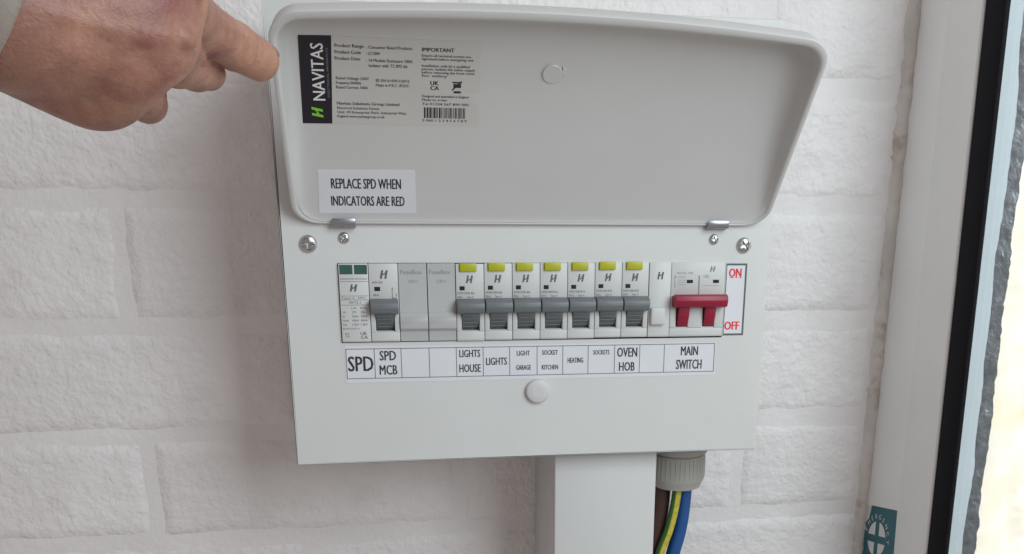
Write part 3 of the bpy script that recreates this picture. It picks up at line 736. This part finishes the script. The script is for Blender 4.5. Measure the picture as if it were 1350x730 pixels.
def cone(a, b):
    a, b = np.array(a, float), np.array(b, float); ba = b[:3] - a[:3]; L2 = ba @ ba
    t = np.clip(((X - a[0]) * ba[0] + (Y - a[1]) * ba[1] + (Z - a[2]) * ba[2]) / L2, 0, 1)
    return np.sqrt((X - a[0] - t * ba[0]) ** 2 + (Y - a[1] - t * ba[1]) ** 2 + (Z - a[2] - t * ba[2]) ** 2) - (a[3] + (b[3] - a[3]) * t)
def smin(a, b, k):
    q = np.clip(.5 + .5 * (b - a) / k, 0, 1); return b * (1 - q) + a * q - k * q * (1 - q)
P_ = None
for a, b in palm:
    d = cone(a, b); P_ = d if P_ is None else smin(P_, d, 11)
for p in bumps:
    d = np.sqrt((X - p[0]) ** 2 + (Y - p[1]) ** 2 + (Z - p[2]) ** 2) - p[3]; P_ = smin(P_, d, 5.5)
Fg = None
for nm_, J in bones.items():
    f = None
    for a, b in zip(J, J[1:]):
        d = cone(a, b); f = d if f is None else smin(f, d, 2.2)
    for p in J[1:3]:                         # knuckle swellings
        d = np.sqrt((X - p[0]) ** 2 + (Y - p[1]) ** 2 + (Z - p[2]) ** 2) - p[3] * 1.04; f = smin(f, d, 1.5)
    Fg = f if Fg is None else smin(Fg, f, .9)
D = smin(P_, Fg, 5.0)
wr_ = {'index': (-62, -252, 240), 'middle': (-62, -255, 233), 'ring': (-64, -252, 228), 'little': (-67, -244, 223)}
for nm_, w0 in wr_.items():                   # tendons from the wrist over the knuckles
    J = bones[nm_]; mc, pp = np.array(J[0]), np.array(J[1])
    k0 = (mc[0] - 2, mc[1] - mc[3] * 1.14, mc[2], 3.6); k1 = (mc[0] + mc[3] * .92, mc[1] - mc[3] * .52, mc[2], 3.2); k2 = (pp[0] + pp[3] * 1.0, pp[1] - 2, pp[2], 2.2)
    for a, b in (((*w0, 2.4), k0), (k0, k1), (k1, k2))[:2 if nm_ == 'index' else 3]: D = smin(D, cone(a, b), 2.6)
for nm_, J in bones.items():                 # skin folds across the finger joints
    for k in (1, 2):
        p = np.array(J[k][:3]); d_ = np.array(J[k + 1][:3]) - np.array(J[k - 1][:3]); d_ /= np.linalg.norm(d_)
        rr = (X - p[0]) ** 2 + (Y - p[1]) ** 2 + (Z - p[2]) ** 2
        m_ = rr < (J[k][3] * 1.6) ** 2
        s_ = ((X - p[0]) * d_[0] + (Y - p[1]) * d_[1] + (Z - p[2]) * d_[2])[m_]
        D[m_] += .55 * np.exp(-(s_ / 1.0) ** 2) + .4 * np.exp(-((s_ - 3.2) / .9) ** 2) + .4 * np.exp(-((s_ + 3.2) / .9) ** 2)
def surface_nets(D):
    sgn = D < 0
    c8 = [sgn[i:D.shape[0] - 1 + i, j:D.shape[1] - 1 + j, k:D.shape[2] - 1 + k] for i in (0, 1) for j in (0, 1) for k in (0, 1)]
    cnt = sum(c.astype(int) for c in c8); act = (cnt > 0) & (cnt < 8)
    idx = -np.ones(act.shape, int); cells_ = np.argwhere(act); idx[act] = np.arange(len(cells_))
    acc = np.zeros((len(cells_), 3)); nn = np.zeros(len(cells_))
    offs = [(i, j, k) for i in (0, 1) for j in (0, 1) for k in (0, 1)]
    vals = [D[cells_[:, 0] + o[0], cells_[:, 1] + o[1], cells_[:, 2] + o[2]] for o in offs]
    for a in range(8):
        for b in range(a + 1, 8):
            df = np.abs(np.array(offs[a]) - np.array(offs[b]))
            if df.sum() != 1: continue
            cr = (vals[a] < 0) != (vals[b] < 0)
            t = np.where(cr, vals[a] / np.where(cr, vals[a] - vals[b], 1), 0)
            p = np.array(offs[a])[None] + t[:, None] * (np.array(offs[b]) - np.array(offs[a]))[None]
            acc[cr] += p[cr]; nn[cr] += 1
    V = (cells_ + acc / nn[:, None]) * h + lo_
    quads = []
    for axis in range(3):
        o = [0, 0, 0]; o[axis] = 1
        s0 = sgn[:D.shape[0] - o[0], :D.shape[1] - o[1], :D.shape[2] - o[2]]; s1 = sgn[o[0]:, o[1]:, o[2]:]
        e = np.argwhere(s0 != s1)
        u, w = [(1, 2), (2, 0), (0, 1)][axis]
        ok = (e[:, u] > 0) & (e[:, w] > 0) & (e[:, u] < idx.shape[u]) & (e[:, w] < idx.shape[w]) & (e[:, axis] < idx.shape[axis])
        e = e[ok]; du = np.zeros(3, int); du[u] = 1; dw = np.zeros(3, int); dw[w] = 1
        q = np.stack([idx[tuple((e - du - dw).T)], idx[tuple((e - dw).T)], idx[tuple(e.T)], idx[tuple((e - du).T)]], 1)
        flip = s1[tuple(e.T)]; q[flip] = q[flip][:, ::-1]; quads.append(q)
    return V, np.concatenate(quads)
V, Q = surface_nets(D)
HO = (-71, -236, 229)
person = empty('person', HO)
tag(person, 'bare right hand in a beige sleeve reaching in and pointing at the lid', 'person')
mb = MB(); mb.v = [tuple(p) for p in V]; mb.f = [list(map(int, q)) for q in Q]; mb.mi = [0] * len(mb.f)
hand = mb.build('hand', M['skin'], person, org=HO, smooth=180)
sm = hand.modifiers.new('smooth', 'SMOOTH'); sm.factor = .5; sm.iterations = 3
# nails, on the side of the fingertips away from the palm
def nail(c, d, up, w, l):
    d, up = Vector(d).normalized(), Vector(up); up = (up - d * up.dot(d)).normalized(); sd = d.cross(up); c = Vector(c)
    mb = MB(); vs, fs = [], []; nu, nv = 8, 8
    for i in range(nu + 1):
        for k in range(nv + 1):
            a = (i / nu - .5) * 1.9; t = (k / nv - .5) * l
            rr_ = w * (1 - .06 * abs(t / l)); vs.append(c + d * t + sd * math.sin(a) * rr_ + up * (math.cos(a) * rr_ + .25))
    for i in range(nu):
        for k in range(nv):
            a = i * (nv + 1) + k; fs.append([a, a + 1, a + nv + 2, a + nv + 1])
    mb.add(vs, fs); return mb.build('finger_nail', M['nail'], person, org=HO, smooth=60)
nail((8.6, -142, 229.0), (9, 13, -4), (.55, .1, 1), 8.7, 9)

# sleeve: a cloth tube round the wrist with a turned hem
c0, c1 = Vector((-69.3, -238, 226.7)), Vector((-135, -286, 268)); axd = (c1 - c0).normalized()
u_ = axd.cross(Vector((0, 0, 1))).normalized(); w_ = axd.cross(u_)
mb = MB(); vs, fs = [], []; prof = [(33, 6), (33.5, 0.8), (34.6, 0), (35.6, .6), (36, 3), (36, 11), (35.2, 11.6), (36, 13), (37.5, 30), (40, 55), (42, 80), (45, 140), (48, 220), (52, 330), (30, 334)]
nn_ = 64
for r, t in prof:
    for k in range(nn_):
        a = 2 * math.pi * k / nn_
        rr_ = r + 1.0 * noise.noise(Vector((math.cos(a) * 2, math.sin(a) * 2, t * .05)))
        vs.append(c0 + axd * (t + 8) + (u_ * math.cos(a) + w_ * math.sin(a)) * rr_)
for i in range(len(prof) - 1):
    for k in range(nn_): fs.append([i * nn_ + k, i * nn_ + (k + 1) % nn_, (i + 1) * nn_ + (k + 1) % nn_, (i + 1) * nn_ + k])
mb.add(vs, fs); mb.build('sleeve', M['sleeve'], person, org=HO, smooth=60)
